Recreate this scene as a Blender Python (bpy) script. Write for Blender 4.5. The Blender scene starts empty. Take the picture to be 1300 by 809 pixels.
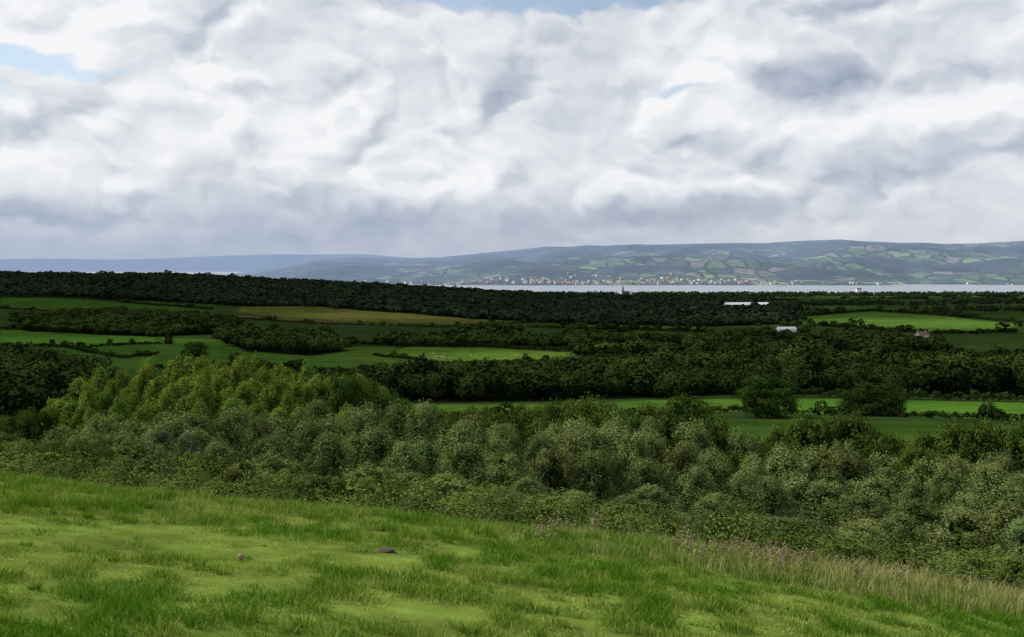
import bpy, math, numpy as np
from mathutils import Vector
rng=np.random.default_rng(7)
scene=bpy.context.scene
scene.view_settings.view_transform='Standard'; scene.view_settings.look='None'; scene.view_settings.exposure=0
CAMZ=150.0; PITCH=math.radians(3.237); F=1264.0
col=scene.collection
# ------------------------------------------------------------------ helpers
def sm(x,a,b):
    u=np.clip((x-a)/(b-a),0,1); return u*u*(3-2*u)
def _h(ix,iy,s):
    n=np.sin(ix*127.1+iy*311.7+s*74.7)*43758.5453
    return n-np.floor(n)
def vnoise(x,y,s=0):
    ix=np.floor(x); iy=np.floor(y); fx=x-ix; fy=y-iy
    fx=fx*fx*(3-2*fx); fy=fy*fy*(3-2*fy)
    a=_h(ix,iy,s);b=_h(ix+1,iy,s);c=_h(ix,iy+1,s);d=_h(ix+1,iy+1,s)
    return (a*(1-fx)+b*fx)*(1-fy)+(c*(1-fx)+d*fx)*fy
def fbm(x,y,s=0,o=4):
    r=0;a=.5;t=0
    for i in range(o):
        r=r+a*vnoise(x*2**i+i*13.7,y*2**i+i*7.3,s+i); t+=a; a*=.5
    return r/t
KY=np.array([-80,0,13,50,100,130,200,320,400,550,750,1000,1350,1850,2450,3450,4650,4760,6300,60000.])
KD=np.array([-6,1.7,3.55,13.5,24.5,29,38,50,57,68,81,92.6,103.5,113,122,136.5,148.3,153,153,153])
CT=np.array([-.8,-.30,-.26,-.2,-.16,-.119,-.071,-.03,.008,.032,.087,.13,.2,.25,.30,.33,.356,.40,.435,.475,.514,.7,1.3])
CZ=np.array([0,0,60,175,200,185,205,245,285,318,312,330,352,352,380,392,372,352,344,355,378,360,330.])
DT=np.array([-1.3,-.55,-.47,-.40,-.33,-.28,-.24,-.19,-.15,-.10,1.3])
DZ=np.array([200,185,205,195,225,270,300,305,300,230,200.])
RX=np.array([-4000,-1645,-1140,-700,-380,126,600,1200.])
RZ=np.array([92,88,84,64,45,15,2,0.])
def ground(x,y):
    x=np.asarray(x,float); y=np.asarray(y,float)
    z=CAMZ-np.interp(y,KY,KD)
    fade=np.exp(-np.maximum(y-13,0)/60)
    z=z-(.1*np.clip(x,-60,60)+.06*np.clip(x-1.2,0,12))*fade
    B=np.where(y<3300,np.exp(-((y-3300)/900)**2),np.exp(-((y-3300)/650)**2))
    z=z+np.interp(x,RX,RZ)*B
    z=z+(fbm(x/260,y/260,3)-.5)*9*sm(y,260,700)*(1-sm(y,4100,4600))
    z=z+(fbm(x/1.3,y/1.3,5)-.5)*.13*(1-sm(y,15,40))
    t=x/np.maximum(y,1)
    far=y>6200
    u=np.clip((y-6450-(fbm(x/700,y/700,9)-.5)*260)/4050,0,1)
    cr=np.interp(t,CT,CZ)
    s=.55*u+.45*u*u*(3-2*u)
    k=np.clip(cr/250,0,1)
    zf=-3+cr*s+(fbm(x/1100,y/1100,11)-.42)*260*np.clip(u*(1-u)*3.4,0,1)*k+(fbm(x/330,y/330,13,3)-.5)*46*k*sm(u,0,.2)*(1-sm(u,.8,1)*.7)
    zf=zf-sm(y,10600,14500)*60
    z2=-3+np.interp(t,DT,DZ)*sm(y,15500,18000)+(fbm(x/1500,y/1500,17)-.5)*60*sm(y,15500,18000)
    return np.where(far,np.maximum(np.where(u>0,zf,-3.),z2),z)
def ray(px,py):
    a=(px-650)/F; b=-(py-404.5)/F
    dy=math.cos(PITCH)+b*math.sin(PITCH); dz=-math.sin(PITCH)+b*math.cos(PITCH)
    return a/dy, -dz/dy
DS=np.exp(np.linspace(math.log(4),math.log(12000),9000))
def G(px,py):
    if py>1000:
        t,_=ray(px,400); return t*py,float(py)
    t,d=ray(px,py)
    hit=np.nonzero(CAMZ-d*DS<ground(t*DS,DS))[0]
    D=DS[hit[0]] if len(hit) else 6000.
    return t*D,D
def inpoly(x,y,P):
    r=np.zeros(x.shape,bool); n=len(P)
    for i in range(n):
        x1,y1=P[i];x2,y2=P[(i+1)%n]
        if y1==y2: continue
        c=((y1>y)!=(y2>y))&(x<(x2-x1)*(y-y1)/(y2-y1)+x1)
        r^=c
    return r
def poly_mesh(name,V,Fc,mat,tone=None,smooth=False):
    V=np.asarray(V,np.float32).reshape(-1,3); Fc=np.asarray(Fc,np.int32); k=Fc.shape[1]
    me=bpy.data.meshes.new(name)
    me.vertices.add(len(V)); me.vertices.foreach_set('co',V.ravel())
    me.loops.add(Fc.size); me.loops.foreach_set('vertex_index',Fc.ravel())
    me.polygons.add(len(Fc)); me.polygons.foreach_set('loop_start',np.arange(0,Fc.size,k,dtype=np.int32))
    if smooth: me.polygons.foreach_set('use_smooth',np.ones(len(Fc),bool))
    me.update(calc_edges=True)
    if tone is not None:
        a=me.attributes.new('tone','FLOAT','POINT'); a.data.foreach_set('value',np.asarray(tone,np.float32).ravel())
    if mat: me.materials.append(mat)
    return me
def link(o): col.objects.link(o); return o
def top(o,label,cat,group=None):
    o['label']=label; o['category']=cat
    if group: o['group']=group
    return o
def structure(o): o['kind']='structure'; return o
def stuff(o,label,cat): o['kind']='stuff'; o['label']=label; o['category']=cat; return o
# ------------------------------------------------------------------ materials
def new_mat(name):
    m=bpy.data.materials.new(name); m.use_nodes=True; nt=m.node_tree; nt.nodes.clear()
    out=nt.nodes.new('ShaderNodeOutputMaterial'); return m,nt,out
class NB:
    def __init__(s,nt): s.nt=nt
    def put(s,n,i,v):
        if v is None: return
        if isinstance(v,bpy.types.NodeSocket): s.nt.links.new(v,n.inputs[i])
        else: n.inputs[i].default_value=v
    def m(s,op,a,b=None,c=None,clamp=False):
        n=s.nt.nodes.new('ShaderNodeMath'); n.operation=op; n.use_clamp=clamp
        s.put(n,0,a); s.put(n,1,b); s.put(n,2,c); return n.outputs[0]
    def noise(s,v,scale,detail=4,rough=.5,dist=0,dim='3D'):
        n=s.nt.nodes.new('ShaderNodeTexNoise'); n.noise_dimensions=dim; s.put(n,'Vector',v); n.inputs['Scale'].default_value=scale
        n.inputs['Detail'].default_value=detail; n.inputs['Roughness'].default_value=rough; n.inputs['Distortion'].default_value=dist
        return n.outputs['Fac']
    def ramp(s,f,stops,interp='LINEAR'):
        n=s.nt.nodes.new('ShaderNodeValToRGB'); s.put(n,0,f); r=n.color_ramp; r.interpolation=interp
        while len(r.elements)<len(stops): r.elements.new(.5)
        for e,(p,c) in zip(r.elements,stops): e.position=p; e.color=(*c,1)
        return n.outputs[0]
    def mix(s,f,a,b,mode='MIX'):
        n=s.nt.nodes.new('ShaderNodeMix'); n.data_type='RGBA'; n.blend_type=mode
        s.put(n,0,f); s.put(n,6,a if isinstance(a,bpy.types.NodeSocket) else (*a,1)); s.put(n,7,b if isinstance(b,bpy.types.NodeSocket) else (*b,1))
        return n.outputs[2]
    def comb(s,x,y,z=0.):
        n=s.nt.nodes.new('ShaderNodeCombineXYZ'); s.put(n,0,x);s.put(n,1,y);s.put(n,2,z); return n.outputs[0]
    def maprange(s,v,a,b,c=0.,d=1.,smooth=True):
        n=s.nt.nodes.new('ShaderNodeMapRange'); n.interpolation_type='SMOOTHSTEP' if smooth else 'LINEAR'
        s.put(n,0,v); n.inputs[1].default_value=a;n.inputs[2].default_value=b;n.inputs[3].default_value=c;n.inputs[4].default_value=d
        return n.outputs[0]
def leaf_mat(name,A,B,trans=.25,objvar=.25):
    m,nt,out=new_mat(name); nb=NB(nt)
    at=nt.nodes.new('ShaderNodeAttribute'); at.attribute_name='tone'
    c=nb.mix(at.outputs['Fac'],A,B)
    if objvar>0:
        oi=nt.nodes.new('ShaderNodeObjectInfo')
        hs=nt.nodes.new('ShaderNodeHueSaturation'); nt.links.new(c,hs.inputs['Color'])
        nt.links.new(nb.maprange(oi.outputs['Random'],0,1,1-objvar,1+objvar,False),hs.inputs['Value'])
        r2=nb.m('FRACT',nb.m('MULTIPLY',oi.outputs['Random'],7.31))
        nt.links.new(nb.maprange(r2,0,1,.475,.515,False),hs.inputs['Hue'])
        c=hs.outputs[0]
    p=nt.nodes.new('ShaderNodeBsdfDiffuse'); nt.links.new(c,p.inputs[0]); last=p.outputs[0]
    if trans>0:
        tr=nt.nodes.new('ShaderNodeBsdfTranslucent'); nt.links.new(nb.mix(1.,c,(1.,1.1,.55),'MULTIPLY'),tr.inputs[0])
        mx=nt.nodes.new('ShaderNodeMixShader'); mx.inputs[0].default_value=trans
        nt.links.new(last,mx.inputs[1]); nt.links.new(tr.outputs[0],mx.inputs[2]); last=mx.outputs[0]
    nt.links.new(last,out.inputs[0])
    return m
def plain_mat(name,c,rough=.8,var=.25,scale=3.):
    m,nt,out=new_mat(name); nb=NB(nt)
    tc=nt.nodes.new('ShaderNodeTexCoord')
    n=nb.noise(tc.outputs['Object'],scale,5)
    cc=nb.mix(n,tuple(v*(1-var) for v in c),tuple(min(1,v*(1+var)) for v in c))
    p=nt.nodes.new('ShaderNodeBsdfPrincipled'); nt.links.new(cc,p.inputs['Base Color']); p.inputs['Roughness'].default_value=rough
    nt.links.new(p.outputs[0],out.inputs[0]); return m
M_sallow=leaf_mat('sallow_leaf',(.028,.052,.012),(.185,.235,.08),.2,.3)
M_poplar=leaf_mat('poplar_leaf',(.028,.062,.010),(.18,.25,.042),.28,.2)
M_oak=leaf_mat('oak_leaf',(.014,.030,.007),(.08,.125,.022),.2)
M_darkshrub=leaf_mat('shrub_leaf',(.015,.03,.012),(.10,.13,.07),.1,.1)
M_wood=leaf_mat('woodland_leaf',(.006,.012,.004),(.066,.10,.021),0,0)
M_woodfar=leaf_mat('hazed_woodland_leaf',(.009,.016,.012),(.042,.062,.030),0,0)  # far leaf colours shifted towards blue, haze painted in
M_hedge=leaf_mat('hedge_leaf',(.008,.015,.005),(.038,.06,.014),0,.2)
M_under=leaf_mat('undergrowth_leaf',(.018,.035,.008),(.12,.16,.036),.22,.2)
M_grass=leaf_mat('grass_blade',(.075,.17,.013),(.39,.405,.11),.3,0)
M_tall=leaf_mat('tall_grass_blade',(.09,.17,.025),(.38,.33,.16),.3,0)
M_bark=plain_mat('bark',(.075,.06,.045),.9)
# ------------------------------------------------------------------ terrain
nu=520
us=np.linspace(-1.25,1.25,nu)
ys=np.concatenate([np.arange(-78,4,1.),np.arange(4,20,.25),np.exp(np.linspace(math.log(20),math.log(32000),1150))])
U,Y=np.meshgrid(us,ys); X=U*(Y+130)
Z=ground(X,Y)
V=np.stack([X,Y,Z],-1).reshape(-1,3)
i=np.arange(len(ys)-1)[:,None]*nu+np.arange(nu-1)[None]
Fc=np.stack([i,i+1,i+nu+1,i+nu],-1).reshape(-1,4)
xf=V[:,0];yf=V[:,1]
C=np.zeros((len(V),3)); C[:]=(.034,.062,.016)
C*= (.7+.6*fbm(xf/120,yf/120,21))[:,None]
FIELDS=[ # surveyed field corners, base colour
 ([(0,378),(60,379),(180,387),(275,396),(270,404),(120,396),(0,392)],(.04,.095,.015)),
 ([(310,387),(420,389),(560,399),(660,408),(600,412),(430,408),(300,396)],(.095,.105,.026)),
 ([(280,397),(430,409),(560,414),(420,413),(290,404)],(.085,.072,.03)),
 ([(0,418),(60,420),(190,426),(215,440),(100,442),(0,438)],(.05,.12,.016)),
 ([(60,442),(220,436),(420,438),(520,462),(470,476),(300,466),(150,470),(80,455)],(.045,.10,.016)),
 ([(200,428),(285,432),(300,442),(235,440)],(.05,.11,.016)),
 ([(520,440),(600,441),(740,448),(700,458),(560,462),(480,452)],(.08,.14,.022)),
 ([(430,442),(500,440),(530,466),(500,474),(430,460)],(.055,.10,.018)),
 ([(670,405),(760,408),(900,414),(890,420),(760,417)],(.065,.12,.02)),
 ([(820,386),(900,388),(1000,394),(960,398),(840,391)],(.06,.115,.022)),
 ([(1020,402),(1110,396),(1200,402),(1290,412),(1280,422),(1190,424),(1040,413)],(.07,.14,.024)),
 ([(740,421),(900,425),(900,432),(760,429)],(.065,.11,.022)),
 ([(500,514),(650,513),(800,509),(940,506),(940,522),(800,528),(520,530)],(.06,.125,.018)),
 ([(940,506),(1090,507),(1320,512),(1320,534),(1060,527),(940,524)],(.06,.14,.017)),
 ([(900,532),(1060,532),(1330,540),(1330,585),(1100,580),(900,590)],(.05,.10,.016)),
 ([(1190,440),(1300,436),(1300,446),(1200,450)],(.05,.09,.02)),
 ([(960,433),(1120,436),(1110,441),(970,439)],(.06,.11,.02)),
]
FP=[]
for P,c in FIELDS:
    W=[G(*p) for p in P]; FP.append(W)
    k=inpoly(xf,yf,W)
    C[k]=np.array(c)*(.72+.56*fbm(xf[k]/60,yf[k]/60,5))[:,None]
nearm=(1-sm(yf,14,18))[:,None]
C=C*(1-nearm)+nearm*np.array((.10,.15,.028))*(.4+1.2*fbm(xf*2.3,yf*2.3,2))[:,None]
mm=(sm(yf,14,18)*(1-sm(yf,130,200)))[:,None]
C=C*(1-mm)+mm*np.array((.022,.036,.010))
WOODS={
 'ridge':[(-120,2550),(0,376),(200,383),(300,389),(400,389),(560,402),(700,410),(900,415),(1000,410),(1010,3300),(900,3900),(400,3900),(0,3800),(-120,3700)],
 'west':[(12,402),(120,397),(240,403),(300,407),(290,424),(200,428),(30,421)],
 'clump':[(285,432),(340,423),(430,432),(437,446),(400,452),(310,446)],
 'middle':[(500,428),(620,420),(800,424),(900,427),(1010,432),(1130,428),(1190,436),(1190,452),(1000,462),(800,462),(700,448),(600,442),(500,440)],
 'belt':[(440,492),(520,484),(600,482),(700,474),(760,466),(820,462),(1000,466),(1150,468),(1340,464),(1340,505),(1100,500),(940,501),(900,503),(780,507),(640,511),(500,512),(420,505)],
 'hollow':[(-60,458),(40,458),(100,472),(130,500),(110,525),(-60,528)],
}
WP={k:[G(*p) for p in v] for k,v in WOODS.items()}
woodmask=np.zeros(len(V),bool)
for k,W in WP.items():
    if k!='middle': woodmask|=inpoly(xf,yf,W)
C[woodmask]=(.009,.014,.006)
terr=poly_mesh('ground',V,Fc,None,smooth=True)
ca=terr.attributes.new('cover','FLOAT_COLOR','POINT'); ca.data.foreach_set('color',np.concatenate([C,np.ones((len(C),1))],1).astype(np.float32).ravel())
m,nt,out=new_mat('land'); nb=NB(nt)
geo=nt.nodes.new('ShaderNodeNewGeometry'); pos=geo.outputs['Position']
sp=nt.nodes.new('ShaderNodeSeparateXYZ'); nt.links.new(pos,sp.inputs[0]); X_,Y_,Z_=sp.outputs
at=nt.nodes.new('ShaderNodeAttribute'); at.attribute_name='cover'
n1=nb.noise(pos,.06,4,.6); n2=nb.noise(pos,2.5,3,.6)
near=nb.mix(1.,at.outputs['Color'],nb.ramp(n1,[(.3,(.68,.72,.8)),(.7,(1.3,1.22,1.1))]),'MULTIPLY')
near=nb.mix(1.,near,nb.ramp(n2,[(.3,(.7,.7,.7)),(.7,(1.3,1.3,1.3))]),'MULTIPLY')
wv=nt.nodes.new('ShaderNodeTexNoise'); nt.links.new(pos,wv.inputs['Vector']); wv.inputs['Scale'].default_value=.004; wv.inputs['Detail'].default_value=2
vm=nt.nodes.new('ShaderNodeVectorMath'); vm.operation='MULTIPLY_ADD'; nt.links.new(wv.outputs['Color'],vm.inputs[0]); vm.inputs[1].default_value=(170,170,0); nt.links.new(nb.comb(X_,Y_,0.),vm.inputs[2])
vs=nt.nodes.new('ShaderNodeVectorMath'); vs.operation='MULTIPLY'; nt.links.new(vm.outputs[0],vs.inputs[0]); vs.inputs[1].default_value=(1/140,1/220,0)
vo=nt.nodes.new('ShaderNodeTexVoronoi'); vo.voronoi_dimensions='2D'; nt.links.new(vs.outputs[0],vo.inputs['Vector']); vo.inputs['Scale'].default_value=1
ve=nt.nodes.new('ShaderNodeTexVoronoi'); ve.voronoi_dimensions='2D'; ve.feature='DISTANCE_TO_EDGE'; nt.links.new(vs.outputs[0],ve.inputs['Vector']); ve.inputs['Scale'].default_value=1
sc=nt.nodes.new('ShaderNodeSeparateColor'); nt.links.new(vo.outputs['Color'],sc.inputs[0])
fc=nb.ramp(sc.outputs[0],[(0,(.055,.08,.04)),(.22,(.11,.165,.065)),(.36,(.075,.105,.05)),(.5,(.17,.25,.09)),(.62,(.08,.11,.055)),(.74,(.18,.155,.115)),(.84,(.12,.17,.075)),(.93,(.22,.195,.145))],'CONSTANT')
hn=nb.noise(pos,.012,2,.6)
hedge=nb.maprange(nb.m('ADD',ve.outputs['Distance'],nb.m('MULTIPLY',nb.m('SUBTRACT',hn,.5),.26)),.05,.14)
fc=nb.mix(hedge,(.03,.042,.028),fc)
wn=nb.noise(nb.comb(nb.m('MULTIPLY',X_,.0011),nb.m('MULTIPLY',Y_,.0014)),1.,5,.6)
wn2=nb.m('ADD',wn,nb.maprange(Z_,120,380,-.035,.06,False))
wn2=nb.m('ADD',wn2,nb.maprange(X_,-1500,1800,.08,0,False))
fc=nb.mix(nb.maprange(wn2,.46,.51),fc,(.028,.04,.030))
fn=nb.noise(pos,.02,3,.7); fc=nb.mix(1.,fc,nb.ramp(fn,[(.3,(.5,.5,.5)),(.7,(1.5,1.5,1.5))]),'MULTIPLY')
haze_tint=nb.m('ADD',nb.maprange(Y_,6300,10500,.34,.70,False),nb.maprange(Y_,12000,17000,0,.28,False))
haze_tint=nb.m('ADD',haze_tint,nb.maprange(X_,-3500,1500,.22,0,False),clamp=True)
fc=nb.mix(haze_tint,fc,(.165,.22,.325))  # aerial haze painted into the land colour, growing with distance
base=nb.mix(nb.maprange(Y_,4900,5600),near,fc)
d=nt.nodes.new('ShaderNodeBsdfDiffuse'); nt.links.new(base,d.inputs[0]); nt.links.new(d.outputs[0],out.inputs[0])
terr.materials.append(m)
structure(link(bpy.data.objects.new('ground',terr)))
# ------------------------------------------------------------------ water
m,nt,out=new_mat('estuary_water'); nb=NB(nt)
geo=nt.nodes.new('ShaderNodeNewGeometry')
nz=nb.noise(geo.outputs['Position'],.004,3,.6)
p=nt.nodes.new('ShaderNodeBsdfPrincipled'); p.inputs['Base Color'].default_value=(.20,.24,.29,1)
nt.links.new(nb.maprange(nz,.3,.7,.2,.45),p.inputs['Roughness']); p.inputs['IOR'].default_value=1.5
nt.links.new(p.outputs[0],out.inputs[0])
wm=poly_mesh('water',[(-60000,3800,0),(60000,3800,0),(60000,60000,0),(-60000,60000,0)],[(0,1,2,3)],m)
structure(link(bpy.data.objects.new('water',wm)))
# ------------------------------------------------------------------ foliage generators
def rdir(n,r): 
    v=r.normal(size=(n,3)); return v/np.linalg.norm(v,axis=1,keepdims=True)
def leaf_quads(c,nrm,L,W,r):
    n=len(c); t=np.cross(nrm,rdir(n,r)); t/=np.linalg.norm(t,axis=1,keepdims=True)+1e-9
    b=np.cross(nrm,t); L=np.asarray(L).reshape(-1,1); W=np.asarray(W).reshape(-1,1)
    return np.stack([c-t*L*.5,c+b*W*.5-t*L*.05,c+t*L*.5,c-b*W*.5-t*L*.05],1)
def crown_quads(r,H,R,z0,nclump,nleaf,cr,L,W,prof,stretch=1.3,inner=.45,core=0):
    out=[];tones=[]
    f=r.uniform(0,1,nclump)**.85; f[:3]=[1,.97,.93]
    for k in range(nclump):
        rad=R*prof(f[k])*(inner+(1-inner)*math.sqrt(r.uniform()))
        a=r.uniform(0,2*math.pi)
        c=np.array([rad*math.cos(a),rad*math.sin(a),z0+f[k]*(H-z0-cr*stretch*.7)])
        rr=cr*r.uniform(.6,1.25)*(.6+.4*prof(f[k]))
        d=rdir(nleaf,r); rho=rr*(.35+.65*np.sqrt(r.uniform(size=nleaf)))*(1+.2*r.normal(size=nleaf))
        pts=c+d*rho[:,None]*np.array([1,1,stretch])
        o=np.array([c[0],c[1],.3*R]); o/=np.linalg.norm(o)+1e-6
        nr=d*.8+o*.45+r.normal(size=(nleaf,3))*.4; nr/=np.linalg.norm(nr,axis=1,keepdims=True)
        s=r.uniform(.6,1.25,nleaf)
        out.append(leaf_quads(pts,nr,L*s,W*s,r))
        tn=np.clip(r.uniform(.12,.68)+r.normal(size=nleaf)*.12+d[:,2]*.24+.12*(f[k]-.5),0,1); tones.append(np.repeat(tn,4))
    if core:
        ff=r.uniform(0,.92,core); aa=r.uniform(0,6.283,core); rr=R*.62*np.sqrt(r.uniform(size=core))*np.array([prof(q) for q in ff])
        c=np.stack([rr*np.cos(aa),rr*np.sin(aa),z0+ff*(H-z0)*.93],-1)
        n=np.stack([np.cos(aa),np.sin(aa),.3+0*aa],-1)+r.normal(size=(core,3))*.4; n/=np.linalg.norm(n,axis=1,keepdims=True)
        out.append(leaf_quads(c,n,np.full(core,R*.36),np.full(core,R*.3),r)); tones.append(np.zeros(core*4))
    return np.concatenate(out),np.concatenate(tones)
def tube(pts,rad,sides=7):
    pts=np.array(pts,float); n=len(pts); Vv=[];Ff=[]
    for i in range(n):
        t=pts[min(i+1,n-1)]-pts[max(i-1,0)]; t/=np.linalg.norm(t)+1e-9
        a=np.cross(t,[.3,.9,.2]); a/=np.linalg.norm(a); b=np.cross(t,a)
        for s in range(sides):
            q=2*math.pi*s/sides; Vv.append(pts[i]+rad[i]*(a*math.cos(q)+b*math.sin(q)))
    for i in range(n-1):
        for s in range(sides):
            Ff.append((i*sides+s,i*sides+(s+1)%sides,(i+1)*sides+(s+1)%sides,(i+1)*sides+s))
    return Vv,Ff
def trunk_mesh(name,r,H,R,rt,nl):
    V=[];Fx=[]
    def add(p,rd):
        v,f=tube(p,rd); o=len(V); V.extend(v); Fx.extend([tuple(i+o for i in q) for q in f])
    n=9; P=[np.array([0,0,-.6*H/8])]; 
    for i in range(1,n): P.append(np.array([r.normal()*.015*H*i/n,r.normal()*.015*H*i/n,H*.9*i/(n-1)]))
    add(P,[rt*(1-.9*i/(n-1)) for i in range(n)])
    for k in range(nl):
        f=r.uniform(.2,.75); b=np.array([0,0,H*.9*f]); a=r.uniform(0,6.28)
        e=np.array([math.cos(a)*R*.7,math.sin(a)*R*.7,0]); up=H*r.uniform(.1,.2)
        add([b,b+e*.35+np.array([0,0,up*.3]),b+e*.7+np.array([0,0,up*.7]),b+e+np.array([0,0,up])],[rt*.45*(1-f*.6),rt*.32*(1-f*.6),rt*.2*(1-f*.6),rt*.06])
    return poly_mesh(name,V,Fx,M_bark,smooth=True)
def qmesh(name,Q,T,mat):
    n=len(Q); return poly_mesh(name,Q.reshape(-1,3),np.arange(n*4).reshape(n,4),mat,T)
round_p=lambda f: max(.12,math.sin(math.pi*min(1,(f*.8+.18)))**.5)
pop_p=lambda f: max(.12,math.sin(math.pi*min(1,(f*.72+.27)))**.55)
oak_p=lambda f: max(.15,math.sqrt(max(0,1-(2*f*.92-.8)**2/1.45)))
SPEC={}
def hash_seed(s): return sum(ord(c)*(i+3) for i,c in enumerate(s))
def make_kind(kind,n,H,R,args,mat,rt,nl,core):
    L=[]
    for k in range(n):
        r=np.random.default_rng(hash_seed(kind)+k)
        Q,T=crown_quads(r,H,R,*args,core=core)
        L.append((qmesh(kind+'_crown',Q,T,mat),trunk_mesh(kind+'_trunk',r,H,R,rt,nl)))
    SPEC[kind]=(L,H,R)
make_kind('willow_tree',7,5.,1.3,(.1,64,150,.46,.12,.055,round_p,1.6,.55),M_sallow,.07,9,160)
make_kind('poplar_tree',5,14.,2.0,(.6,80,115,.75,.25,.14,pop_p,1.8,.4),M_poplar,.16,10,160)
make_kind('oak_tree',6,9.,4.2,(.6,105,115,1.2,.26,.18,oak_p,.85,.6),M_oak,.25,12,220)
LAB={'willow_tree':('grey-green sallow willow with soft upright rounded crown','tree','willows along the foot of the grassy bank'),
 'poplar_tree':('tall yellow-green poplar crowded in a hillside copse','tree','poplars in the copse'),
 'oak_tree':('dark green broadleaf tree with a rounded spreading crown','tree','broadleaf trees on the slope')}
def plant(kind,x,y,H,W,label=None,group=True):
    L,H0,R0=SPEC[kind]; cr,tk=L[rng.integers(len(L))]
    e=bpy.data.objects.new(kind,None); e.location=(x,y,float(ground(x,y))); e.rotation_euler=(0,0,rng.uniform(0,6.28))
    sx=W/(2*R0*1.15); sz=H/H0; e.scale=(sx,sx,sz); e.empty_display_size=.3
    lb,ct,gp=LAB[kind]; top(e,label or lb,ct,gp if group else None); link(e)
    for nm,me in (('crown',cr),('trunk',tk)):
        o=bpy.data.objects.new(nm,me); o.parent=e; link(o)
    return e
def tree_at(kind,px,D,toppy,wpx,**k):
    t,dip=ray(px,toppy); x=t*D; H=CAMZ-dip*D-float(ground(x,D)); H=max(H,1.3)
    return plant(kind,x,D,H,wpx/F*D,**k)
cx=[40,80,130,180,250,330,400,450,500,540]; cy=[518,493,470,456,450,453,463,474,500,522]
for row,(D,off) in enumerate([(128,2),(118,0),(108,8),(99,20),(91,36),(84,55)]):
    for px in np.arange(70+row*4,505-row*6,29):
        q=px+rng.uniform(-11,11)
        tree_at('poplar_tree',q,D+rng.uniform(-4,4),np.interp(q,cx,cy)+off+rng.uniform(-7,9),rng.uniform(38,60))
for q,tp,w in [(440,470,60),(462,480,64),(486,492,64),(505,504,60),(418,480,60)]:
    tree_at('oak_tree',q,100+rng.uniform(-5,5),tp,w)
for px,tp,w,D in [(545,514,80,88),(585,518,80,84),(612,511,70,92),(640,520,80,80),(672,508,85,90),(705,504,80,95),(740,500,90,90),(775,508,85,84),(800,516,80,78),
                  (835,508,95,80),(872,502,110,76),(905,526,80,74),(560,531,80,72),(700,526,90,74),(760,531,80,70),(960,556,80,72),(1000,541,80,76),(1035,524,100,74),(1075,522,100,72),
                  (1110,544,90,70),(1150,552,80,74),(1190,541,90,70),(1230,534,100,68),(1270,532,100,70),(1310,536,100,66),(1345,536,100,66),(930,571,80,64),(1170,566,90,62),(20,524,70,90),(50,516,70,95),(-15,531,80,88)]:
    tree_at('oak_tree',px,D,tp+rng.uniform(-2,4),w)
tops=np.array([(30,550),(100,540),(180,536),(300,528),(400,518),(470,526),(560,530),(650,535),(760,540),(850,546),(930,562),(1000,574),(1100,576),(1200,586),(1300,586),(1380,586)],float)
for row,(D,off,st) in enumerate([(66,-8,48),(58,0,44),(50,14,48),(44,38,58),(33,74,54)]):
    a,b=[(20,1360),(60,1360),(160,1370),(300,1370),(230,900)][row]
    for px in np.arange(a+row*17,b,st):
        q=px+rng.uniform(-14,14); w=rng.uniform(56,96)
        tree_at('willow_tree',q,D+rng.uniform(-3,3),np.interp(q,tops[:,0],tops[:,1])+off+rng.uniform(-17,15),w)
for px in np.arange(860,1380,58):
    q=px+rng.uniform(-14,14)
    tree_at('willow_tree',q,36+rng.uniform(-3,3),642+rng.uniform(-20,18),rng.uniform(75,115))
for px,D,tp,w,lb in [(975,318,475,84,'broad dark oak standing alone beside a green field'),(1115,330,485,80,'low spreading dark oak beside the field hedge'),(1082,335,495,44,'small dark oak beside the field hedge'),
                     (248,870,433,36,'round dark oak alone in a pasture')]:
    tree_at('oak_tree',px,D,tp,w,label=lb,group=False)
# ------------------------------------------------------------------ building sites (trees keep clear of them)
SITES=[(948,390,118,210),(998,421,28,70),(1170,430,20,60),(1090,371,26,220),(1055,386,16,110),(880,395,16,110)]
SXY=[(G(a,b),c,d) for a,b,c,d in SITES]+[((ray(795,370)[0]*4600,4600.),46,420)]
def clear(x,y):
    k=np.ones(len(x),bool)
    for (bx,by),L,f in SXY:
        xx=x-bx*(y/by); k&=~((np.abs(xx)<L*.6+6)&(y>by-f)&(y<by+18))
    return k
# ------------------------------------------------------------------ merged woodland
def template(r,nq,L,core,cs=.42):
    a=r.uniform(0,6,3)
    def shp(d): return (1+.17*np.sin(d[:,0]*5+a[0])*np.cos(d[:,1]*5+a[1])+.10*np.sin(d[:,2]*8+a[2]))[:,None]
    d=rdir(nq,r); d[:,2]=np.where(d[:,2]<-.35,-d[:,2],d[:,2])
    p=d*shp(d)*(1+r.normal(size=(nq,1))*.05)*np.array([.5,.5,.55]); p[:,2]+=.42
    n=d+r.normal(size=(nq,3))*.35; n/=np.linalg.norm(n,axis=1,keepdims=True)
    Q=leaf_quads(p,n,L*r.uniform(.7,1.3,nq),L*.8*r.uniform(.7,1.3,nq),r)
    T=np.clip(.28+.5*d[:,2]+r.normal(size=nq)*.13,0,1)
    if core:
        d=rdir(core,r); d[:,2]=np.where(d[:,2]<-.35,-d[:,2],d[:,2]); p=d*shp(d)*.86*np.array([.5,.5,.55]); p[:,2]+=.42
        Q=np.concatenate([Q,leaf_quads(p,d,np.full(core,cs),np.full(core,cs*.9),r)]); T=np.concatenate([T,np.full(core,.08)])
    return Q,T
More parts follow.
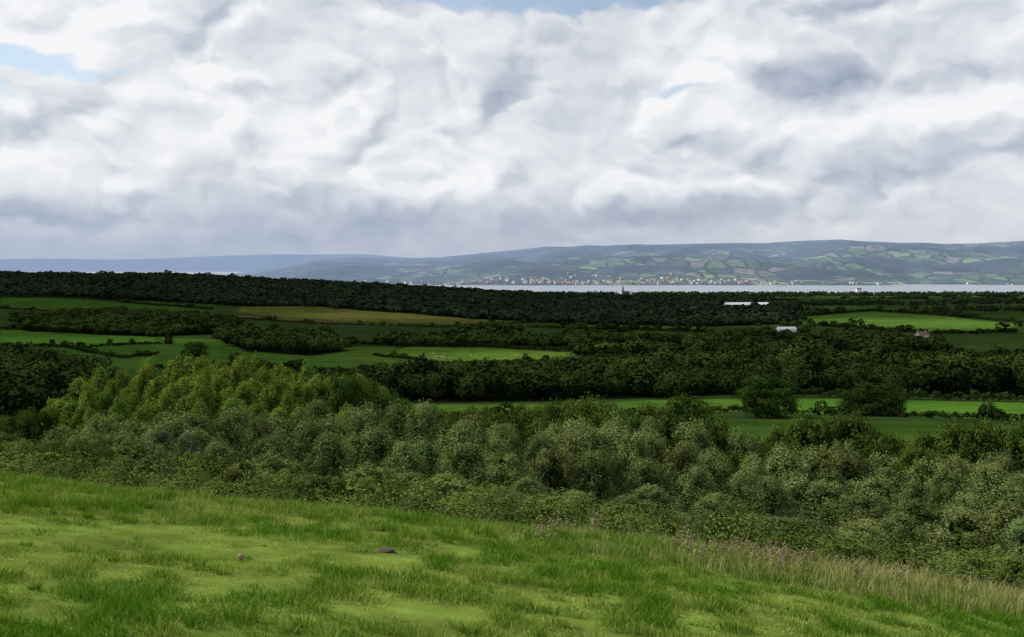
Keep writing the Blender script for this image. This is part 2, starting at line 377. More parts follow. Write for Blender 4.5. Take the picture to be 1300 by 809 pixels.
def merged(name,x,y,H,W,nq,L,mat,seed,core=0,var=.2):
    r=np.random.default_rng(seed); nt_=6; tm=[template(r,nq,L,core) for _ in range(nt_)]
    z=ground(x,y); Qs=[];Ts=[]
    idx=r.integers(nt_,size=len(x)); a=r.uniform(0,6.28,len(x)); bias=r.normal(size=len(x))*var+(fbm(x/90,y/90,88,2)-.5)*.6
    for k in range(nt_):
        s=idx==k
        if not s.any(): continue
        Q,T=tm[k]; ca,sa=np.cos(a[s])[:,None,None],np.sin(a[s])[:,None,None]
        w=W[s][:,None,None]; hh=H[s][:,None,None]
        qx=(Q[None,:,:,0]*ca-Q[None,:,:,1]*sa)*w+x[s][:,None,None]
        qy=(Q[None,:,:,0]*sa+Q[None,:,:,1]*ca)*w+y[s][:,None,None]
        qz=Q[None,:,:,2]*hh+z[s][:,None,None]
        Qs.append(np.stack([qx,qy,qz],-1).reshape(-1,4,3))
        Ts.append(np.repeat(np.clip(T[None]+bias[s][:,None],0,1).reshape(-1),4))
    Q=np.concatenate(Qs); return qmesh(name,Q,np.concatenate(Ts),mat)
def scatter(W,sp,r,jit=.48):
    P=np.array(W); x0,y0=P.min(0)-sp*2;x1,y1=P.max(0)+sp*2
    gx,gy=np.meshgrid(np.arange(x0,x1,sp),np.arange(y0,y1,sp)); gx=gx.ravel()+r.uniform(-jit,jit,gx.size)*sp; gy=gy.ravel()+r.uniform(-jit,jit,gy.size)*sp
    k=inpoly(gx+(fbm(gx/40,gy/40,6,2)-.5)*sp*4,gy+(fbm(gx/40,gy/40,9,2)-.5)*sp*5,W)&(np.abs(gx)<.60*gy+30)&clear(gx,gy); return gx[k],gy[k]
for k,sp,nq,L,core,hh,mat,lb in [('ridge',16,30,.40,0,13,M_woodfar,'dark wood covering a long ridge'),('west',12,80,.24,14,12,M_wood,'dark wood between pasture fields'),
    ('clump',11,160,.16,18,13,M_wood,'rounded dark copse in a pasture'),('middle',12.5,90,.22,14,11,M_wood,'dark tree lines and small woods across the valley'),
    ('belt',10.5,250,.115,24,12,M_wood,'dense dark woodland belt in the valley'),('hollow',10.5,250,.115,24,12,M_wood,'dark woodland in a hollow')]:
    r=np.random.default_rng(len(k)*7+1); x,y=scatter(WP[k],sp,r)
    if k=='middle':
        keep=fbm(x/230,y/70,14,3)>.47
        for W in FP: keep&=~inpoly(x,y,W)
    else: keep=(r.uniform(size=len(x))<.95)&(fbm(x/110,y/110,14,2)>.22)
    x,y=x[keep],y[keep]
    H=hh*r.uniform(.6,1.1,len(x))*(.7+.7*fbm(x/45,y/45,15,2)); big=r.uniform(size=len(x))<.08; H[big]*=1.35
    Wd=sp*r.uniform(.95,1.6,len(x))*np.clip(H/hh,.7,1.3)
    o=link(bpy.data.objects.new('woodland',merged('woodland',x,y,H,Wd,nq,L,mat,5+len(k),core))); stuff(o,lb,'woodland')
r=np.random.default_rng(99)
x=r.uniform(-1500,2700,22000); y=r.uniform(1150,4640,22000)
t=x/y; k=(np.abs(t)<.6)&(y>2350+np.maximum(0,-t)*3000)
dens=fbm(x/420,y/170,31,3); k&=(dens+sm(y,3300,4300)*.13>.53)
k|=(y>4380)&(np.abs(t)<.6)&(r.uniform(size=len(x))<.6)
for W in FP: k&=~inpoly(x,y,W)
k&=clear(x,y); x,y=x[k],y[k]
o=link(bpy.data.objects.new('woodland',merged('woodland',x,y,r.uniform(6,15,len(x)),r.uniform(11,20,len(x)),30,.40,M_woodfar,77))); stuff(o,'dark scattered trees and hedges near the estuary','woodland')
x=r.uniform(-900,1200,5200); y=r.uniform(650,2350,5200); t=x/y
k=(np.abs(t)<.58)&(fbm(x/170,y/75,41,3)>.55)&(t>.05)
for W in FP: k&=~inpoly(x,y,W)
k&=clear(x,y); x,y=x[k],y[k]
o=link(bpy.data.objects.new('woodland',merged('woodland',x,y,r.uniform(6,12,len(x)),r.uniform(9,15,len(x)),90,.2,M_wood,78,14))); stuff(o,'loose dark trees between valley fields','woodland')
# ------------------------------------------------------------------ hedgerows
HED=[([(0,392),(120,397),(270,404)],4),([(0,377),(100,379),(270,393)],5),([(300,386),(420,388),(560,398),(660,407)],5),([(290,405),(430,413),(560,416),(680,410)],4),
 ([(0,440),(100,442),(215,437),(215,428),(190,425)],3.5),([(80,440),(160,455),(200,450)],3),([(430,436),(520,440),(600,441),(740,448)],5),([(475,452),(560,463),(700,459)],3),
 ([(640,405),(760,407),(900,413),(990,412)],6),([(670,416),(800,419),(900,423)],5),([(1020,402),(1110,395),(1200,401),(1300,411)],6),([(1040,414),(1190,425),(1290,423)],7),
 ([(560,530),(800,529),(940,523),(1060,528),(1180,531),(1320,536)],2.2),([(930,504),(1100,505),(1320,511)],4),([(0,418),(60,419),(190,425)],4),([(500,470),(540,466),(560,478)],4),([(820,386),(900,387),(1010,394)],6),([(200,470),(300,467),(470,477)],5),
 ([(620,432),(760,436),(900,440),(1040,443),(1190,444)],6),([(700,440),(760,430),(800,421)],5),([(900,424),(930,440),(950,456)],5),([(1040,430),(1060,445),(1090,462)],5)]
for P,hh in HED:
    W=np.array([G(*p) for p in P]); xs=[];ysl=[]
    for a,b in zip(W[:-1],W[1:]):
        n=max(2,int(np.linalg.norm(b-a)/(hh*.6))); tt=np.linspace(0,1,n)
        xs.append(a[0]+(b[0]-a[0])*tt); ysl.append(a[1]+(b[1]-a[1])*tt)
    x=np.concatenate(xs);y=np.concatenate(ysl); x=x+rng.normal(size=len(x))*.6; y=y+rng.normal(size=len(x))*.6+(fbm(x/60,y/60,4,2)-.5)*12
    k=rng.uniform(size=len(x))<.93; x,y=x[k],y[k]
    H=hh*rng.uniform(.6,1.2,len(x)); big=rng.uniform(size=len(x))<.06; H[big]*=2.2
    Wd=hh*rng.uniform(.9,1.5,len(x)); Wd[big]*=2.
    o=link(bpy.data.objects.new('hedgerow',merged('hedgerow',x,y,H,Wd,60,.26,M_hedge,int(abs(x[0]))%97+3,8)))
    top(o,'dark field hedge with occasional taller bushes','hedge','field hedges')
# ------------------------------------------------------------------ undergrowth, shrubs
r=np.random.default_rng(5)
x=r.uniform(-42,42,3000); y=r.uniform(17.5,70,3000); k=np.abs(x)<.62*y+3; x,y=x[k],y[k]
o=link(bpy.data.objects.new('undergrowth',merged('undergrowth',x,y,r.uniform(.2,1.05,len(x)),r.uniform(.7,1.7,len(x)),300,.05,M_under,8,0,.3))); stuff(o,'tangled bramble and rough scrub below the grassy bank','undergrowth')
def shrub(px,py_top,D,w,mat,lb):
    t,dip=ray(px,py_top); x=t*D; H=max(.4,CAMZ-dip*D-float(ground(x,D))); rr=np.random.default_rng(int(px)+109)
    W=w/F*D; Q,T=crown_quads(rr,H,W*.5,.02,44,200,W*.13,.075,.04,oak_p,1.,.5,0)
    o=bpy.data.objects.new('shrub',qmesh('shrub',Q,T,mat)); o.location=(x,D,float(ground(x,D)))
    top(link(o),lb,'shrub','shrubs on the bank'); return o
for px,tp,D,w,mt in [(215,546,36,100,M_darkshrub),(250,572,30,60,M_under),(170,564,30,60,M_sallow),(130,548,34,90,M_sallow),(80,556,32,90,M_under),(30,564,30,90,M_under),(5,548,38,80,M_sallow),(-25,562,30,80,M_under),
    (300,590,24,60,M_under),(350,596,26,70,M_sallow),(420,602,26,60,M_under),(480,606,28,60,M_under),(540,608,28,60,M_sallow),(620,616,27,70,M_under),(700,630,25,60,M_under),(780,652,22,55,M_under),(850,664,22,60,M_under),(920,672,21,70,M_under),(1000,684,21,70,M_under),(1080,696,20,70,M_under),(1160,706,19,60,M_under),(1240,714,19,70,M_under),(1300,718,19,70,M_under)]:
    shrub(px,tp,D,w,mt,'dark leafy evergreen bush on the bank' if mt is M_darkshrub else 'rough green bramble bush at the edge of the grass')
# ------------------------------------------------------------------ grass
def blades(name,x,y,h,w,tone,mat,r,lean=.45,ldir=None):
    n=len(x); z=ground(x,y)-.01; a=r.uniform(0,6.28,n); la=r.uniform(0,6.28,n) if ldir is None else ldir; ln=h*lean*r.uniform(.2,1.4,n)
    wx,wy=np.cos(a)*w/2,np.sin(a)*w/2; lx,ly=np.cos(la)*ln,np.sin(la)*ln
    P=np.stack([np.stack([x-wx,y-wy,z],-1),np.stack([x+wx,y+wy,z],-1),
      np.stack([x-wx*.8+lx*.3,y-wy*.8+ly*.3,z+h*.6],-1),np.stack([x+wx*.8+lx*.3,y+wy*.8+ly*.3,z+h*.6],-1),np.stack([x+lx,y+ly,z+h],-1)],1)
    b=np.arange(n)[:,None]*5; Fx=np.concatenate([b+[[0,1,2]],b+[[1,3,2]],b+[[2,3,4]]])
    return poly_mesh(name,P.reshape(-1,3),Fx,mat,np.repeat(tone,5))
r=np.random.default_rng(12); n=240000
y=4.8+10.2*r.uniform(size=n); x=r.uniform(-1,1,n)*(.58*y+1.2)
def pathf(x,y):
    p=np.exp(-((y-9.6-.10*(x+4))/.8)**2)*(1-sm(x,-2.2,.3)); return np.maximum(p,.5*np.exp(-((y-7.6)/.7)**2)*(1-sm(x,-1,2)))
path=pathf(x,y)*(.5+.9*fbm(x*1.5,y*1.5,57,2)); path=np.clip(path,0,1)
tuft=fbm(x*2.6,y*2.6,50,3); tuft2=fbm(x*8,y*8,52,2)
h=(.012+.065*sm(tuft,.46,.66)+.03*tuft2)*(1-.65*path)*r.uniform(.5,1.5,n)
tone=np.clip(.28+.55*path+1.1*(fbm(x*.9,y*.9,54,3)-.5)+.15*r.normal(size=n)+1.9*(.5-tuft)+.7*(.5-tuft2),0,1)
xs=[x];ysl=[y];hs=[h];ts=[tone];ws=[r.uniform(.005,.010,n)];lds=[r.uniform(0,6.28,n)]
nt_=1900; ty=4.8+9.8*r.uniform(size=nt_)**.65; tx=r.uniform(-1,1,nt_)*(.58*ty+1); k=(pathf(tx,ty)<.3)&(fbm(tx*.8,ty*.8,58,2)>.38); tx,ty=tx[k],ty[k]
for a,b in zip(tx,ty):
    m_=44; rad=r.uniform(.03,.17); an=r.uniform(0,6.28,m_); q=np.sqrt(r.uniform(size=m_)); xs.append(a+rad*q*np.cos(an)); ysl.append(b+rad*q*np.sin(an)*.8)
    hs.append(r.uniform(.04,.13)*r.uniform(.6,1.1,m_)*(1.35 if b>11 else 1)); ts.append(np.clip(r.uniform(-.1,.5)+r.normal(size=m_)*.1,0,1)); ws.append(r.uniform(.005,.01,m_)); lds.append(an)
x,y,h,tone,w,ld=[np.concatenate(q) for q in (xs,ysl,hs,ts,ws,lds)]
o=link(bpy.data.objects.new('grass',blades('grass',x,y,h,w,tone,M_grass,r,.75,ld))); stuff(o,'bright green rough mown grass on the hilltop','grass')
n=42000; y=r.uniform(11.3,18.,n); x=r.uniform(-1,1,n)*(.58*y+1.5)
k=r.uniform(size=n)<(.4+.6*sm(x,-1,4))*sm(fbm(x*1.1,y*1.1,60,3)+.10*sm(x,0,5),.42,.60); x,y=x[k],y[k]; n=len(x)
tone=np.clip(.10+.55*fbm(x*1.5,y*1.5,61,2)+.25*r.normal(size=n)+.25*sm(x,1,5),0,1)
h=r.uniform(.10,.34,n)*(.5+.5*sm(x,0,5))*(.3+1.4*fbm(x*1.6,y*1.6,62,2)); o=link(bpy.data.objects.new('tall_grass',blades('tall_grass',x,y,h,r.uniform(.006,.012,n),tone,M_tall,r,.6))); stuff(o,'tall seeding grass and dry stems along the bank edge','grass')
# thistles
M_stem=plain_mat('dry_stem',(.15,.12,.06),.8); M_head=plain_mat('thistle_bloom',(.25,.165,.14),.8)
rr=np.random.default_rng(3); d=rdir(40,rr); HEADM=qmesh('thistle_head',leaf_quads(d*.014*np.array([1,1,1.5]),d,np.full(40,.025),np.full(40,.010),rr),np.full(160,.5),M_head)
def thistle_meshes(seed):
    rr=np.random.default_rng(seed); V=[];Fx=[]
    def add(p,rd):
        v,f=tube(p,rd,4); o=len(V); V.extend(v); Fx.extend([tuple(i+o for i in q) for q in f])
    add([(0,0,-.03),(.01,0,.2),(.02,.01,.42)],[.006,.005,.003]); tips=[(.02,.01,.42)]
    for k in range(5):
        z=rr.uniform(.1,.32); a=rr.uniform(0,6.28); e=(math.cos(a)*.11,math.sin(a)*.11,z+.12); add([(.01,0,z),(e[0]*.6,e[1]*.6,z+.06),e],[.004,.003,.002]); tips.append(e)
    c=np.stack([rr.normal(size=60)*.05,rr.normal(size=60)*.05,rr.uniform(.02,.34,60)],-1); nn=rdir(60,rr); lf=leaf_quads(c,nn,np.full(60,.1),np.full(60,.022),rr)
    return poly_mesh('thistle_stem',V,Fx,M_stem),tips,qmesh('thistle_leaves',lf,np.full(240,.4),M_tall)
TH=[thistle_meshes(i) for i in range(3)]
r=np.random.default_rng(44)
for k in range(32):
    px=r.normal(970,40) if k<20 else r.uniform(640,1160); y=r.uniform(11.8,14.2); x=ray(px,600)[0]*y
    a,tips,c=TH[k%3]; e=bpy.data.objects.new('thistle_plant',None); e.location=(x,y,float(ground(x,y))); e.rotation_euler=(0,0,r.uniform(0,6)); e.scale=(1,1,r.uniform(.45,.9)); e.empty_display_size=.1
    top(e,'dry brown thistle with faded pink heads in rough grass','plant','thistles along the bank'); link(e)
    for nm,me in (('stem',a),('leaf',c)):
        o=bpy.data.objects.new(nm,me); o.parent=e; link(o)
    for tp in tips:
        o=bpy.data.objects.new('flower_head',HEADM); o.parent=e; o.location=tp; link(o)
def lump(name,px,py,w,hh,mat,lb,cat):
    x,y=G(px,py); me=bpy.data.meshes.new(name); import bmesh
    bm=bmesh.new(); bmesh.ops.create_icosphere(bm,subdivisions=3,radius=.5)
    for v in bm.verts:
        f=1+.35*(float(fbm(np.array(v.co.x*3+5),np.array(v.co.y*3+v.co.z*2),int(px)%11))-.5)*1.6; v.co*=f
    bm.to_mesh(me); bm.free(); me.materials.append(mat)
    for p_ in me.polygons: p_.use_smooth=True
    o=bpy.data.objects.new(name,me); o.location=(x,y,float(ground(x,y))+hh*.3); o.scale=(w,w*.8,hh); top(link(o),lb,cat)
lump('stone',306,711,.07,.075,plain_mat('stone_surface',(.20,.14,.09),.8,.4,8),'small rounded brown stone lying in the grass','stone')
lump('molehill',490,701,.19,.05,plain_mat('dark_soil',(.05,.035,.025),.95,.5,20),'flattened dark soil mound in the grass','molehill')
# ------------------------------------------------------------------ buildings
M_white=plain_mat('white_render',(.72,.71,.69),.8,.08); M_shedroof=plain_mat('pale_metal_roof',(.72,.74,.77),.5,.1); M_roof=plain_mat('slate_roof',(.12,.10,.095),.7); M_tile=plain_mat('brown_tile',(.15,.095,.07),.8); M_glass=plain_mat('dark_glass',(.03,.035,.04),.2,.1); M_cream=plain_mat('cream_render',(.50,.47,.42),.8,.1); M_hazeroof=plain_mat('hazed_roof',(.24,.235,.255),.8); M_brick=plain_mat('brick_wall',(.30,.23,.20),.8); M_stonew=plain_mat('grey_stone_wall',(.13,.125,.12),.85)  # far-shore roof colour has haze painted in
def prism(L,Wd,h,rh,ov=0.,wall=True):
    a,b=L/2,Wd/2
    if wall:
        V=[(-a,-b,-3),(a,-b,-3),(a,b,-3),(-a,b,-3),(-a,-b,h),(a,-b,h),(a,b,h),(-a,b,h),(-a,0,h+rh),(a,0,h+rh)]
        Fx=[(0,1,5,4),(1,2,6,9,5),(2,3,7,6),(3,0,4,8,7)]
    else:
        a+=ov; s=rh/b; b+=ov; e=h-ov*s+.06; t=h+rh+.06; k=.25
        V=[(-a,-b,e),(a,-b,e),(a,0,t),(-a,0,t),(a,b,e),(-a,b,e),(-a,-b,e+k),(a,-b,e+k),(a,0,t+k),(-a,0,t+k),(a,b,e+k),(-a,b,e+k)]
        Fx=[(0,3,2,1),(3,5,4,2),(6,7,8,9),(9,8,10,11),(0,1,7,6),(5,11,10,4),(0,6,9,3),(3,9,11,5),(1,2,8,7),(2,4,10,8)]
    return V,Fx
def boxv(x0,x1,y0,y1,z0,z1):
    V=[(x0,y0,z0),(x1,y0,z0),(x1,y1,z0),(x0,y1,z0),(x0,y0,z1),(x1,y0,z1),(x1,y1,z1),(x0,y1,z1)]
    return V,[(0,3,2,1),(4,5,6,7),(0,1,5,4),(1,2,6,5),(2,3,7,6),(3,0,4,7)]
def pm(name,VF,mat):
    me=bpy.data.meshes.new(name); me.from_pydata(VF[0],[],VF[1]); me.update(); me.materials.append(mat); return me
def child(par,name,me,loc=(0,0,0)):
    o=bpy.data.objects.new(name,me); o.parent=par; o.location=loc; return link(o)
def building(name,px,py,L,Wd,h,rh,rot,wm,rm,lb,nwin=4,chim=True,cat='house'):
    x,y=G(px,py); e=bpy.data.objects.new(name,None); e.location=(x,y,float(ground(x,y))); e.rotation_euler=(0,0,rot); top(link(e),lb,cat)
    child(e,'wall',pm('wall',prism(L,Wd,h,rh),wm)); rf=child(e,'roof',pm('roof',prism(L,Wd,h,rh,.5,False),rm))
    if chim:
        for s in (-1,1): child(rf,'chimney',pm('chimney',boxv(-.6,.6,-.5,.5,h+rh-1,h+rh+1.8),M_brick),(s*(L/2-1.2),0,0))
    for s in range(nwin):
        wx=-L/2+L*(s+.5)/nwin
        for zz in ([1.,h-1.9] if h>4.6 and chim else [h*.35]): child(e,'window',pm('window',boxv(-.6,.6,-.06,.03,0,1.3),M_glass),(wx,-Wd/2,zz))
    child(e,'door',pm('door',boxv(-.55,.55,-.08,.03,-.2,2.),M_tile),(L/nwin*.02,-Wd/2,0))
    return e
building('barn',948,390,122,26,7,6,.08,M_white,M_shedroof,'long low pale farm shed with a white roof',8,False,'barn')
building('barn',998,421,28,12,4,3,.1,M_white,M_shedroof,'small pale farm shed among dark trees',4,False,'barn')
building('farmhouse',1170,430,17,9,5.5,4,.5,M_cream,M_tile,'farmhouse with brown roof among trees',4)
building('farmhouse',1090,371,26,14,14,7,.2,M_white,M_roof,'tall white house standing among dark trees',4)
building('farmhouse',1055,386,16,9,5,4,.4,M_white,M_tile,'white cottage with a brown roof by trees',3)
building('farmhouse',880,395,16,9,5,4,.2,M_cream,M_roof,'cream cottage with a slate roof by trees',3)
t_=ray(795,370)[0]; cxx,cyy=t_*4600,4600.
e=bpy.data.objects.new('church',None); e.location=(cxx,cyy,float(ground(cxx,cyy))); e.rotation_euler=(0,0,.3); top(link(e),'grey stone village church with a tower and pointed spire','church')
child(e,'wall',pm('wall',prism(26,11,9,6),M_stonew)); child(e,'roof',pm('roof',prism(26,11,9,6,.5,False),M_roof))
tw=child(e,'tower',pm('tower',boxv(-3.5,3.5,-3.5,3.5,-3,23),M_stonew),(-17,0,0))
child(tw,'spire',pm('spire',([(-3.8,-3.8,23),(3.8,-3.8,23),(3.8,3.8,23),(-3.8,3.8,23),(0,0,44)],[(0,3,2,1),(0,1,4),(1,2,4),(2,3,4),(3,0,4)]),M_roof))
for s in range(4): child(e,'window',pm('window',boxv(-.8,.8,-.06,.03,0,4),M_glass),(-8+s*6,-5.5,2.5))
HM=[]
for wmt in (M_white,M_cream,M_white,M_brick):
    v1,f1=prism(13,9,6,4); v2,f2=prism(13,9,6,4,.5,False); me=bpy.data.meshes.new('house'); me.from_pydata(v1+v2,[],f1+[tuple(i+len(v1) for i in q) for q in f2]); me.materials.append(wmt); me.materials.append(M_hazeroof)
    for i_ in range(len(f1),len(f1)+len(f2)): me.polygons[i_].material_index=1
    HM.append(me)
r=np.random.default_rng(3)
CL=[(-.01,6700,.045,110,48),(.09,6690,.05,170,66),(.19,6690,.06,130,46),(.30,6700,.05,120,14),(-.12,6900,.05,250,16),(.10,7100,.07,200,14),(.42,6650,.05,100,8),(.045,6600,.015,50,34),(.24,6600,.012,50,15)]
for t0,y0,st,sy,n in CL:
    for k in range(n):
        y=max(6590,y0+r.normal()*sy); x=(t0+r.normal()*st)*y; z=float(ground(x,y))
        if z<.5 or z>75: continue
        o=bpy.data.objects.new('house',HM[r.integers(4)]); o.location=(x,y,z); s=r.uniform(.9,1.7); o.scale=(s,s,s); o.rotation_euler=(0,0,r.uniform(-.8,.8))
        top(link(o),'small pale village house on the far shore','house','village houses on the far shore')
# ------------------------------------------------------------------ sheep
M_wool=plain_mat('wool',(.65,.62,.55),.95,.1,20); M_face=plain_mat('sheep_face',(.12,.1,.09),.8)
def sheep_mesh(graze):
    V=[];Fx=[];mi=[]
    def add(p,rd,s,m_):
        v,f=tube(p,rd,s); o=len(V); V.extend([tuple(q) for q in v]); Fx.extend([tuple(i+o for i in q) for q in f]); mi.extend([m_]*len(f))
    add([(-.62,0,.62),(-.58,0,.64),(-.42,0,.66),(-.1,0,.63),(.25,0,.66),(.42,0,.72),(.5,0,.74)],[.02,.17,.27,.31,.29,.19,.1],10,0)
    hd=[(.42,0,.74),(.58,0,.62 if graze else .88),(.66,0,.35 if graze else .96),(.74,0,.14 if graze else .88),(.77,0,.1 if graze else .84)]
    add(hd,[.15,.12,.09,.06,.01],8,1)
    for x in (-.4,.3):
        for s in (-.14,.14): add([(x,s,.5),(x+(.03 if x<0 else -.02),s,.28),(x,s,0)],[.08,.045,.04],6,1)
    for s in (-1,1): add([hd[2],(hd[2][0]-.05,s*.14,hd[2][2]+.03)],[.04,.01],5,1)
    add([(-.6,0,.7),(-.68,0,.5)],[.05,.02],6,0)
    me=bpy.data.meshes.new('sheep'); me.from_pydata(V,[],Fx); me.materials.append(M_wool); me.materials.append(M_face)
    for p_,k in zip(me.polygons,mi): p_.material_index=k; p_.use_smooth=True
    return me
SH=[sheep_mesh(True),sheep_mesh(False)]
for k in range(22):
    px,py=(r.uniform(540,660),r.uniform(448,460)) if k<16 else (r.uniform(1120,1260),r.uniform(403,418))
    x,y=G(px,py); o=bpy.data.objects.new('sheep',SH[k%2]); o.location=(x,y,float(ground(x,y))); o.rotation_euler=(0,0,r.uniform(0,6.28)); o.scale=(1.4,)*3
    top(link(o),'white woolly sheep grazing in a pasture','sheep','sheep grazing in the pasture')
# ------------------------------------------------------------------ sun and cloud sheet, unseen, added to cast the valley's shade
EL=math.radians(40); SD=Vector((-.976*math.cos(EL),.217*math.cos(EL),math.sin(EL)))
sl=bpy.data.lights.new('sun','SUN'); sl.energy=4.8; sl.angle=math.radians(.6); sl.color=(1,.95,.86)
so=link(bpy.data.objects.new('sun',sl)); so.rotation_euler=SD.to_track_quat('Z','Y').to_euler(); so.location=(0,0,300)
ALT=1600.; 
cx_,cy_=np.meshgrid(np.linspace(-4200,3600,190),np.linspace(60,4200,120))
al=sm(cy_+(fbm(cx_/90,cy_/90,71)-.5)*60,170,280)*(1-sm(cy_+(fbm(cx_/500,cy_/500,72)-.5)*500,3900,4200))
def hole(px,py,rx,ry,s):
    global al
    x,y=G(px,py); al=al*(1-s*np.exp(-(((cx_-x)/rx)**2+((cy_-y)/ry)**2)**2))
hole(1160,410,330,230,.95); hole(1120,519,130,60,.75); hole(600,452,120,90,.7); hole(960,391,200,120,.8); hole(450,400,260,140,.5); hole(100,432,200,120,.5); hole(1000,480,260,70,.4)  # openings shaped so sunlight reaches chosen fields
al=al*(.74+.24*fbm(cx_/300,cy_/300,73)); al[0]=0;al[-1]=0;al[:,0]=0;al[:,-1]=0
zz=ALT+(fbm(cx_/350,cy_/350,74)-.3)*220
off=np.array([SD.x,SD.y])/SD.z*(ALT-50)
Vc=np.stack([cx_+off[0],cy_+off[1],zz],-1).reshape(-1,3); ny,nx=cx_.shape
i=np.arange(ny-1)[:,None]*nx+np.arange(nx-1)[None]; Fx=np.stack([i,i+1,i+nx+1,i+nx],-1).reshape(-1,4)
m,nt,out=new_mat('shade_cloud_sheet'); at=nt.nodes.new('ShaderNodeAttribute'); at.attribute_name='tone'
tr=nt.nodes.new('ShaderNodeBsdfTransparent'); df=nt.nodes.new('ShaderNodeBsdfDiffuse'); df.inputs[0].default_value=(.85,.87,.9,1)
m2=nt.nodes.new('ShaderNodeMixShader'); nt.links.new(at.outputs['Fac'],m2.inputs[0]); nt.links.new(tr.outputs[0],m2.inputs[1]); nt.links.new(df.outputs[0],m2.inputs[2]); nt.links.new(m2.outputs[0],out.inputs[0])
structure(link(bpy.data.objects.new('cloud',poly_mesh('cloud',Vc,Fx,m,al.ravel(),True))))  # added above the view to block sun over the valley
# ------------------------------------------------------------------ world
w=bpy.data.worlds.new('World'); scene.world=w; w.use_nodes=True; nt=w.node_tree; nt.nodes.clear(); nb=NB(nt)
w.cycles.sampling_method='NONE'
out=nt.nodes.new('ShaderNodeOutputWorld')
tc=nt.nodes.new('ShaderNodeTexCoord'); sp=nt.nodes.new('ShaderNodeSeparateXYZ'); nt.links.new(tc.outputs['Generated'],sp.inputs[0])
az=nb.m('ARCTAN2',sp.outputs[0],sp.outputs[1]); el=nb.m('ARCSINE',sp.outputs[2])
def azel(px,py):
    t,d=ray(px,py); return math.atan(t),math.atan(-d*math.cos(math.atan(t)))
ST=1.5
wnz=nt.nodes.new('ShaderNodeTexNoise'); wnz.noise_dimensions='2D'; nt.links.new(nb.comb(az,nb.m('MULTIPLY',el,ST)),wnz.inputs['Vector']); wnz.inputs['Scale'].default_value=10; wnz.inputs['Detail'].default_value=3.5; wnz.inputs['Roughness'].default_value=.64
wsp=nt.nodes.new('ShaderNodeSeparateColor'); nt.links.new(wnz.outputs['Color'],wsp.inputs[0])
wx_=nb.m('SUBTRACT',wsp.outputs[0],.5); wy_=nb.m('SUBTRACT',wsp.outputs[1],.5)
azw=nb.m('MULTIPLY_ADD',wx_,.09,az); elw=nb.m('MULTIPLY_ADD',wy_,.05,el)
def gauss(px,py,rx,ry,amp,pw=1):
    a0,e0=azel(px,py)
    q1=nb.m('DIVIDE',nb.m('SUBTRACT',azw,a0),rx/F); q2=nb.m('DIVIDE',nb.m('SUBTRACT',elw,e0),ry/F)
    q=nb.m('MULTIPLY_ADD',q1,q1,nb.m('MULTIPLY',q2,q2))
    if pw==2: q=nb.m('MULTIPLY',q,q)
    return nb.m('MULTIPLY',nb.m('EXPONENT',nb.m('MULTIPLY',q,-1.)),amp)
def sumall(l):
    s=l[0]
    for q in l[1:]: s=nb.m('ADD',s,q)
    return s
def height(dx,dy):
    v=nb.comb(nb.m('MULTIPLY_ADD',wx_,.06,nb.m('ADD',az,dx)),nb.m('MULTIPLY_ADD',nb.m('ADD',el,dy),ST,nb.m('MULTIPLY',wy_,.06)))
    n=nt.nodes.new('ShaderNodeTexNoise'); n.noise_dimensions='2D'; n.noise_type='RIDGED_MULTIFRACTAL'; nt.links.new(v,n.inputs['Vector'])
    n.inputs['Scale'].default_value=8; n.inputs['Detail'].default_value=3; n.inputs['Roughness'].default_value=.5; n.inputs['Offset'].default_value=1.; n.inputs['Gain'].default_value=1.2
    f=nb.noise(v,4,4,.5,0,'2D')
    return nb.m('SUBTRACT',nb.m('MULTIPLY',f,1.6),nb.m('MULTIPLY',n.outputs[0],.17)),f
h0,f0=height(0,0); h1,_=height(-.010,.012)
rel=nb.m('MULTIPLY',nb.m('SUBTRACT',h0,h1),1.35)
low=nb.m('MULTIPLY',nb.m('SUBTRACT',f0,.5),.4)
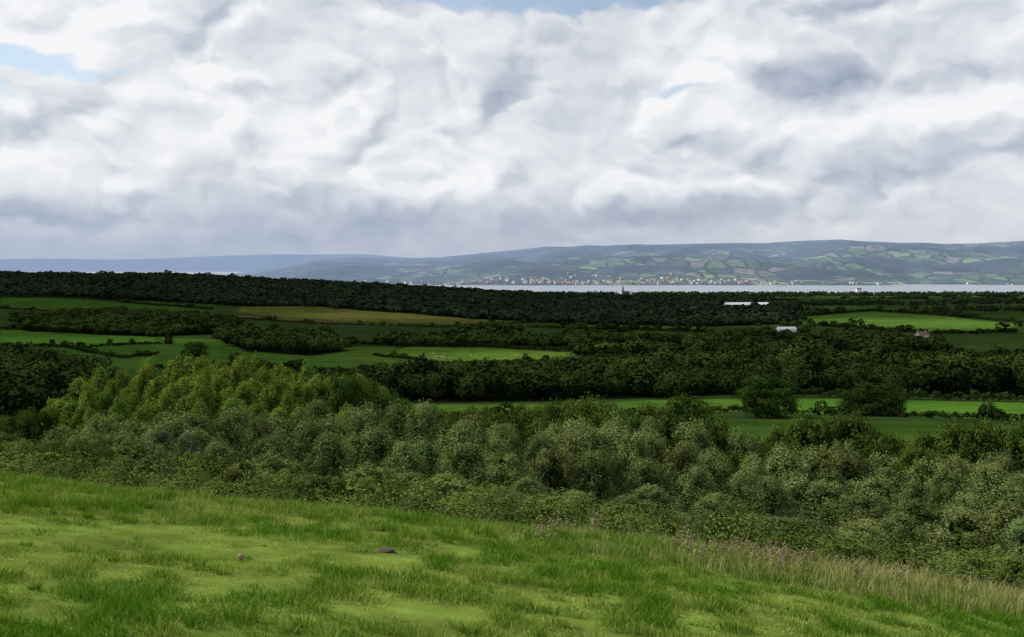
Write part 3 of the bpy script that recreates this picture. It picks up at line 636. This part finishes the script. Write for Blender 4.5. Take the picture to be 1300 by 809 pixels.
bl=sumall([gauss(180,60,260,60,.12),gauss(560,120,200,50,-.08),gauss(420,215,260,35,.08),gauss(680,282,330,34,-.28),gauss(1030,112,78,30,-.36,2),gauss(930,62,90,28,.16),
  gauss(920,235,200,20,.12),gauss(1230,225,120,26,-.14),gauss(200,297,330,36,-.14),gauss(1230,150,110,40,.08)])
Lm=nb.m('ADD',nb.m('ADD',nb.m('ADD',.785,rel),low),bl)
cc=nb.ramp(Lm,[(0.,(.24,.29,.40)),(.3,(.33,.39,.50)),(.55,(.51,.56,.65)),(.75,(.70,.735,.79)),(1.,(.91,.92,.94))])
hzc=nb.mix(nb.maprange(az,-.45,.45),(.38,.45,.58),(.60,.635,.69))
cc=nb.mix(nb.maprange(el,.0,.085,.85,0.),cc,hzc)
gap=sumall([gauss(690,0,190,17,1.,2),gauss(25,72,75,16,1.,2),gauss(5,115,30,18,.9),gauss(850,118,50,8,.8),gauss(140,88,50,7,.7)])
gap=nb.maprange(nb.m('ADD',gap,nb.m('MULTIPLY',nb.m('SUBTRACT',.5,f0),.6)),.25,.95,0.,.75)
b2=nt.nodes.new('ShaderNodeBackground'); nt.links.new(cc,b2.inputs[0]); b2.inputs[1].default_value=1.
sk=nt.nodes.new('ShaderNodeTexSky'); sk.sky_type='NISHITA'; sk.sun_disc=False; sk.sun_elevation=EL; sk.sun_rotation=math.radians(-77)
b1=nt.nodes.new('ShaderNodeBackground'); nt.links.new(sk.outputs[0],b1.inputs[0]); b1.inputs[1].default_value=.14
mx=nt.nodes.new('ShaderNodeMixShader'); nt.links.new(gap,mx.inputs[0]); nt.links.new(b2.outputs[0],mx.inputs[1]); nt.links.new(b1.outputs[0],mx.inputs[2]); nt.links.new(mx.outputs[0],out.inputs[0])
# ------------------------------------------------------------------ camera
cd=bpy.data.cameras.new('camera'); cd.lens=35; cd.sensor_width=36; cd.clip_start=.1; cd.clip_end=100000
co=link(bpy.data.objects.new('camera',cd)); co.location=(0,0,CAMZ); co.rotation_euler=(math.pi/2-PITCH,0,0); scene.camera=co
